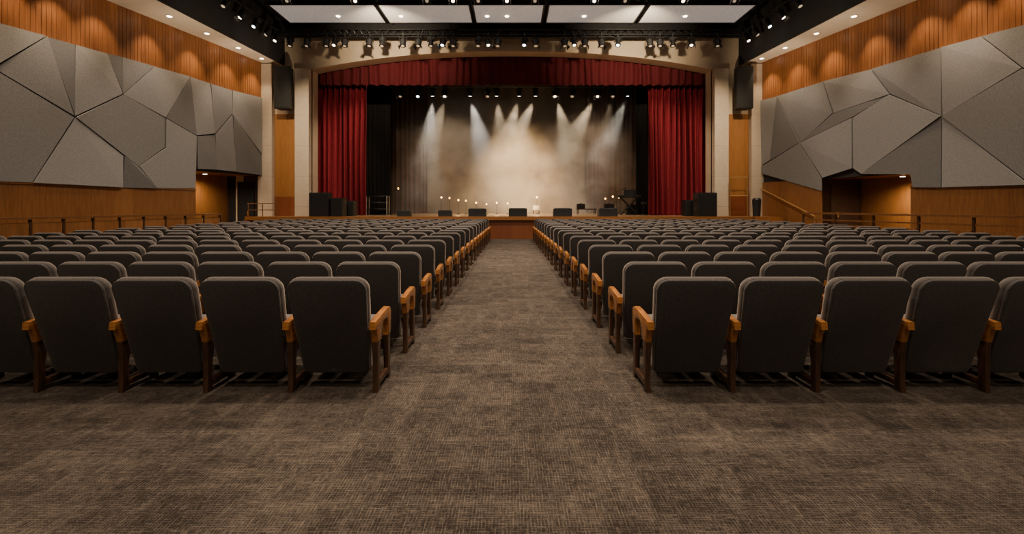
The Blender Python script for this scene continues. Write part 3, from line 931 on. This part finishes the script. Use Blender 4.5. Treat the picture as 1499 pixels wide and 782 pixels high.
# lamps standing on the stage
LM = [(583, 276, 24.6), (646, 289, 26.3), (658, 290, 26.0), (671, 293, 26.4), (682, 294, 26.1), (697, 297, 26.5), (712, 299, 26.0), (727, 297, 26.4), (743, 298, 26.2), (786, 289, 26.6), (886, 291, 26.2), (897, 288, 26.6), (906, 289, 26.3)]
lab = ['tallest small stage lamp standing alone at the left']+['small glowing amber stage lamp on a thin stand, %s from the left' % ORD[i+1] for i in range(len(LM)-1)]
GLOW = []
for i, (px, py, D) in enumerate(LM):
    p = P3(px, py, D)
    h = p.z-ZST
    r = empty('stage_lamp', (p.x, D, ZST), lab[i], 'lamp', 'small lamps on the stage floor')
    bm = NB(); tube(bm, (0, 0, 0), (0, 0, 0.03), 0.11, 14, 0.09); obj('base', bm, CABB, r, True)
    bm = NB(); tube(bm, (0, 0, 0.03), (0, 0, h-0.04), 0.008, 8); obj('pole', bm, CABB, r)
    bm = NB(); bmesh.ops.create_uvsphere(bm, u_segments=12, v_segments=8, radius=0.042, matrix=Matrix.Translation((0, 0, h)) @ Matrix.Diagonal((1, 1, 1.25, 1))); obj('bulb', bm, BULB, r, True)
    if i in (1, 3, 5, 7, 9, 11): GLOW.append((p.x, D-0.12, p.z))

# keyboard on a stand, stools, rack, table
def at(px, D): return (px-CX)/F*D
D = 23.9
r = empty('keyboard', (at(921, D), D, ZST), 'black keyboard on a cross stand at the right of the stage', 'keyboard')
bm = NB(); box(bm, (0, 0, 0.92), (1.15, 0.36, 0.13)); bmesh.ops.bevel(bm, geom=list(bm.edges), offset=0.015, segments=2, affect='EDGES'); obj('keyboard_body', bm, CABB, r)
bm = NB(); box(bm, (0, 0.09, 0.99), (1.0, 0.15, 0.012)); obj('keys', bm, WHITEP, r)
for sy in (-0.12, 0.12):
    for s in (-1, 1):
        bm = NB(); tube(bm, (-0.42*s, sy, 0.02), (0.42*s, sy, 0.86), 0.022, 8); obj('stand_leg', bm, METALB, r)
bm = NB(); box(bm, (0, -0.12, 1.12), (0.6, 0.02, 0.28)); obj('music_rest', bm, CABB, r)
r = empty('stool', (at(945, 23.3), 23.3, ZST), 'round black stool right of the keyboard', 'stool')
bm = NB(); tube(bm, (0, 0, 0.55), (0, 0, 0.64), 0.2, 20); obj('seat', bm, CABB, r, True)
for k in range(4):
    a = math.pi/4+k*math.pi/2
    bm = NB(); tube(bm, (0.12*math.cos(a), 0.12*math.sin(a), 0.55), (0.22*math.cos(a), 0.22*math.sin(a), 0), 0.015, 6); obj('leg', bm, METALB, r)
def amp(px, D, z, w, h, label):
    r = empty('amplifier', (at(px, D), D, z), label, 'amplifier')
    bm = NB(); box(bm, (0, 0, h/2), (w, 0.32, h)); bmesh.ops.bevel(bm, geom=list(bm.edges), offset=0.012, segments=2, affect='EDGES'); obj('cabinet', bm, CABB, r)
    bm = NB(); box(bm, (0, -0.165, h*0.45), (w-0.06, 0.012, h*0.72)); obj('grille', bm, GRILLE, r)
    bm = NB(); tube(bm, (-w*0.2, 0, h+0.02), (w*0.2, 0, h+0.02), 0.015, 6); obj('handle', bm, METALB, r)
r = empty('equipment_table', (at(858, 25.6), 25.6, ZST), 'low dark equipment table right of the stage centre', 'table')
bm = NB(); box(bm, (0, 0, 0.28), (1.05, 0.5, 0.05)); obj('tabletop', bm, LEGWOOD, r)
for sx in (-1, 1):
    for sy in (-1, 1):
        bm = NB(); tube(bm, (sx*0.45, sy*0.2, 0), (sx*0.45, sy*0.2, 0.26), 0.02, 6); obj('leg', bm, METALB, r)
amp(850, 25.6, ZST+0.305, 0.42, 0.26, 'small black amplifier on the low equipment table')
amp(891, 24.0, ZST, 0.5, 0.55, 'black amplifier on the stage floor left of the keyboard')
amp(925, 24.3, ZST, 0.6, 0.5, 'black amplifier behind the keyboard stand')
r = empty('glow_box_stand_in', (at(785, 26.1), 26.1, ZST), 'small pale chair form standing in for a glowing white box', 'chair')  # chair shape put in place of a glowing white box
bm = NB(); box(bm, (0, 0, 0.22), (0.34, 0.34, 0.04)); obj('seat', bm, WHITEP, r)
bm = NB(); box(bm, (0, 0.155, 0.36), (0.34, 0.03, 0.22)); obj('backrest', bm, WHITEP, r)
for sx in (-1, 1):
    for sy in (-1, 1):
        bm = NB(); box(bm, (sx*0.15, sy*0.15, 0.10), (0.03, 0.03, 0.20)); obj('leg', bm, LEGWOOD, r)
r = empty('equipment_rack', (at(553, 23.7), 23.7, ZST), 'steel tube equipment rack beside the left red curtain', 'rack')
for sx in (-1, 1):
    for sy in (-1, 1):
        bm = NB(); tube(bm, (sx*0.5, sy*0.22, 0), (sx*0.5, sy*0.22, 0.95), 0.02, 8); obj('post', bm, CHROME, r)
for z in (0.3, 0.62, 0.93):
    bm = NB()
    for sy in (-1, 1):
        tube(bm, (-0.5, sy*0.22, z), (0.5, sy*0.22, z), 0.016, 6)
    box(bm, (0, 0, z), (1.0, 0.44, 0.015)); obj('shelf', bm, METALB, r)
for k, (px, D, h) in enumerate([(575, 23.9, 1.2), (903, 23.3, 1.15)]):
    r = empty('microphone_stand', (at(px, D), D, ZST), 'black microphone stand %s' % ('near the left black curtain' if k == 0 else 'beside the keyboard'), 'microphone stand')
    for q_ in range(3):
        a = q_*2.094
        bm = NB(); tube(bm, (0, 0, 0.12), (0.24*math.cos(a), 0.24*math.sin(a), 0.01), 0.012, 6); obj('leg', bm, METALB, r)
    bm = NB(); tube(bm, (0, 0, 0.1), (0, 0, h), 0.012, 8); obj('pole', bm, METALB, r)
    bm = NB(); tube(bm, (0, 0, h), (0.3, -0.1, h+0.12), 0.01, 6); obj('boom', bm, METALB, r)
    bm = NB(); tube(bm, (0.3, -0.1, h+0.12), (0.42, -0.13, h+0.16), 0.022, 8, 0.03); obj('microphone', bm, METALB, r, True)

# ------------------------------------------------------------------ lamps
def lamp(name, loc, target, power, col, angle=90, blend=1.0, radius=0.1):
    l = bpy.data.lights.new(name, 'SPOT')
    l.energy = power; l.color = col
    l.spot_size = math.radians(angle); l.spot_blend = blend
    l.shadow_soft_size = radius
    o = bpy.data.objects.new(name, l); C.objects.link(o)
    o.location = loc
    d = (Vector(target)-Vector(loc)).normalized()
    o.rotation_euler = d.to_track_quat('-Z', 'Y').to_euler()
    return o
WARM = (1.0, 0.77, 0.52); NEUT = (1.0, 0.82, 0.63); COOL = (0.72, 0.82, 1.0); AMB = (1.0, 0.74, 0.48)
for y in (0.5, 4.0, 8.0, 12.5, 16.5):
    for x in (-7.0, -2.4, 2.4, 7.0):
        p = 1650
        if y < 5: p = 1000 if abs(x) < 5 else 250
        if y < 1 and abs(x) > 5: p = 90
        lamp('house_lamp', (x, y, 9.7), (x, y+0.4, 0), p, NEUT, 108, 1.0, 0.2)
# unseen fill spots added to brighten the aisle and side walls
lamp('aisle_fill_spot', (0, 10.5, 9.7), (0, 12.5, 0), 2500, NEUT, 36, 1.0, 0.2)
lamp('aisle_fill_spot', (0, 4.0, 9.7), (0, 4.2, 0), 1700, NEUT, 38, 1.0, 0.2)
for side in (-1, 1):
    for D in (11.0, 13.5, 16.0, 19.0):
        lamp('wall_lamp', (side*(wall_x(D)-1.5), D-0.5, 7.6), (side*(wall_x(D)-0.1), D, 3.6), 200, NEUT, 70, 1.0, 0.1)
# unseen fill spots added behind the camera to brighten the seat backs
for x in (-5.0, 0.0, 5.0):
    lamp('rear_fill_spot', (x, -2.6, 7.4), (x*1.1, 7.0, 0.4), 280 if x else 420, NEUT, 100, 1.0, 0.6)
for side in (-1, 1):
    for D in SOFD+[10.0, 11.2, 13.3]:
        x = side*(wall_x(D)-0.62)
        lamp('soffit_lamp', (x, D, ZS-0.06), (x+side*0.35, D-0.05, 5.2), 250, AMB, 76, 0.9, 0.04)
    for D in (13.5, 17.0, 20.0):
        lamp('soffit_fill_spot', (side*7.6, D-2.5, 3.6), (side*11.0, D, 7.75), 950, WARM, 44, 1.0, 0.1)  # fill spots in mid-air without fixtures, added to lift the soffits
    d0, d1, zt = NICHE[side]
    c = wp(side, d0+(d1-d0)*(0.45 if side < 0 else 0.35), -1.1, zt-0.06)
    lamp('recess_lamp', c, c-Vector((0, 0, 1)), 240 if side < 0 else 300, AMB, 160, 1.0, 0.05)
    # curtains and proscenium
    lamp('curtain_lamp', (side*5.5, 20.6, 8.0), (side*7.9, 22.8, 3.4), 750, WARM, 55, 1.0, 0.1)
    lamp('curtain_lamp', (side*8.8, 16.0, 8.3), (side*8.9, 22.0, 4.0), 1900, WARM, 46, 1.0, 0.1)
    lamp('arch_lamp', (side*5.0, 17.3, 8.0), (side*5.2, 21.5, 8.6), 1100, WARM, 90, 1.0, 0.1)
# stage wash
lamp('stage_wash_lamp', (0.4, 24.4, 7.3), (0.4, 28, 2.2), 7500, (1.0, 0.61, 0.28), 68, 1.0, 0.15)
for sx in (-4.2, 5.2):
    lamp('stage_wash_lamp', (sx, 24.6, 7.3), (sx*0.75, 28, 2.8), 1100, (1.0, 0.70, 0.44), 85, 1.0, 0.15)
lamp('stage_wash_lamp', (0.6, 23.9, 7.3), (0.6, 25.6, ZST), 1800, WARM, 100, 1.0, 0.15)
lamp('stage_back_lamp', (0.5, 25.0, 1.6), (0.5, 28.2, 2.4), 1300, (1.0, 0.60, 0.27), 105, 1.0, 0.1)
for px, k, dx in BEAMS:
    x = at(px, 26.8)
    lamp('beam_lamp', (x, 26.86, 7.5), (x+dx, 27.6, 4.2), BPOW[px], (1.0, 0.93, 0.85) if k == 'c' else WARM, 33, 1.0, 0.03)
for g in GLOW:
    l = bpy.data.lights.new('bulb_glow_lamp', 'POINT'); l.energy = 14; l.color = (1.0, 0.55, 0.18); l.shadow_soft_size = 0.03
    o = bpy.data.objects.new('bulb_glow_lamp', l); C.objects.link(o); o.location = g

w = bpy.data.worlds.new('hall_ambience'); S.world = w
w.use_nodes = True
bg = w.node_tree.nodes['Background']
bg.inputs['Color'].default_value = (1.0, 0.88, 0.76, 1)
bg.inputs['Strength'].default_value = 0.07

# ------------------------------------------------------------------ camera
cam = bpy.data.cameras.new('camera')
cam.sensor_width = 36
cam.lens = F/1499*36
cam.shift_y = -(391-HY)/1499
cam.shift_x = 0.0003
co = bpy.data.objects.new('camera', cam); C.objects.link(co)
co.location = (0, 0, EZ); co.rotation_euler = (math.pi/2, 0, 0)
S.camera = co
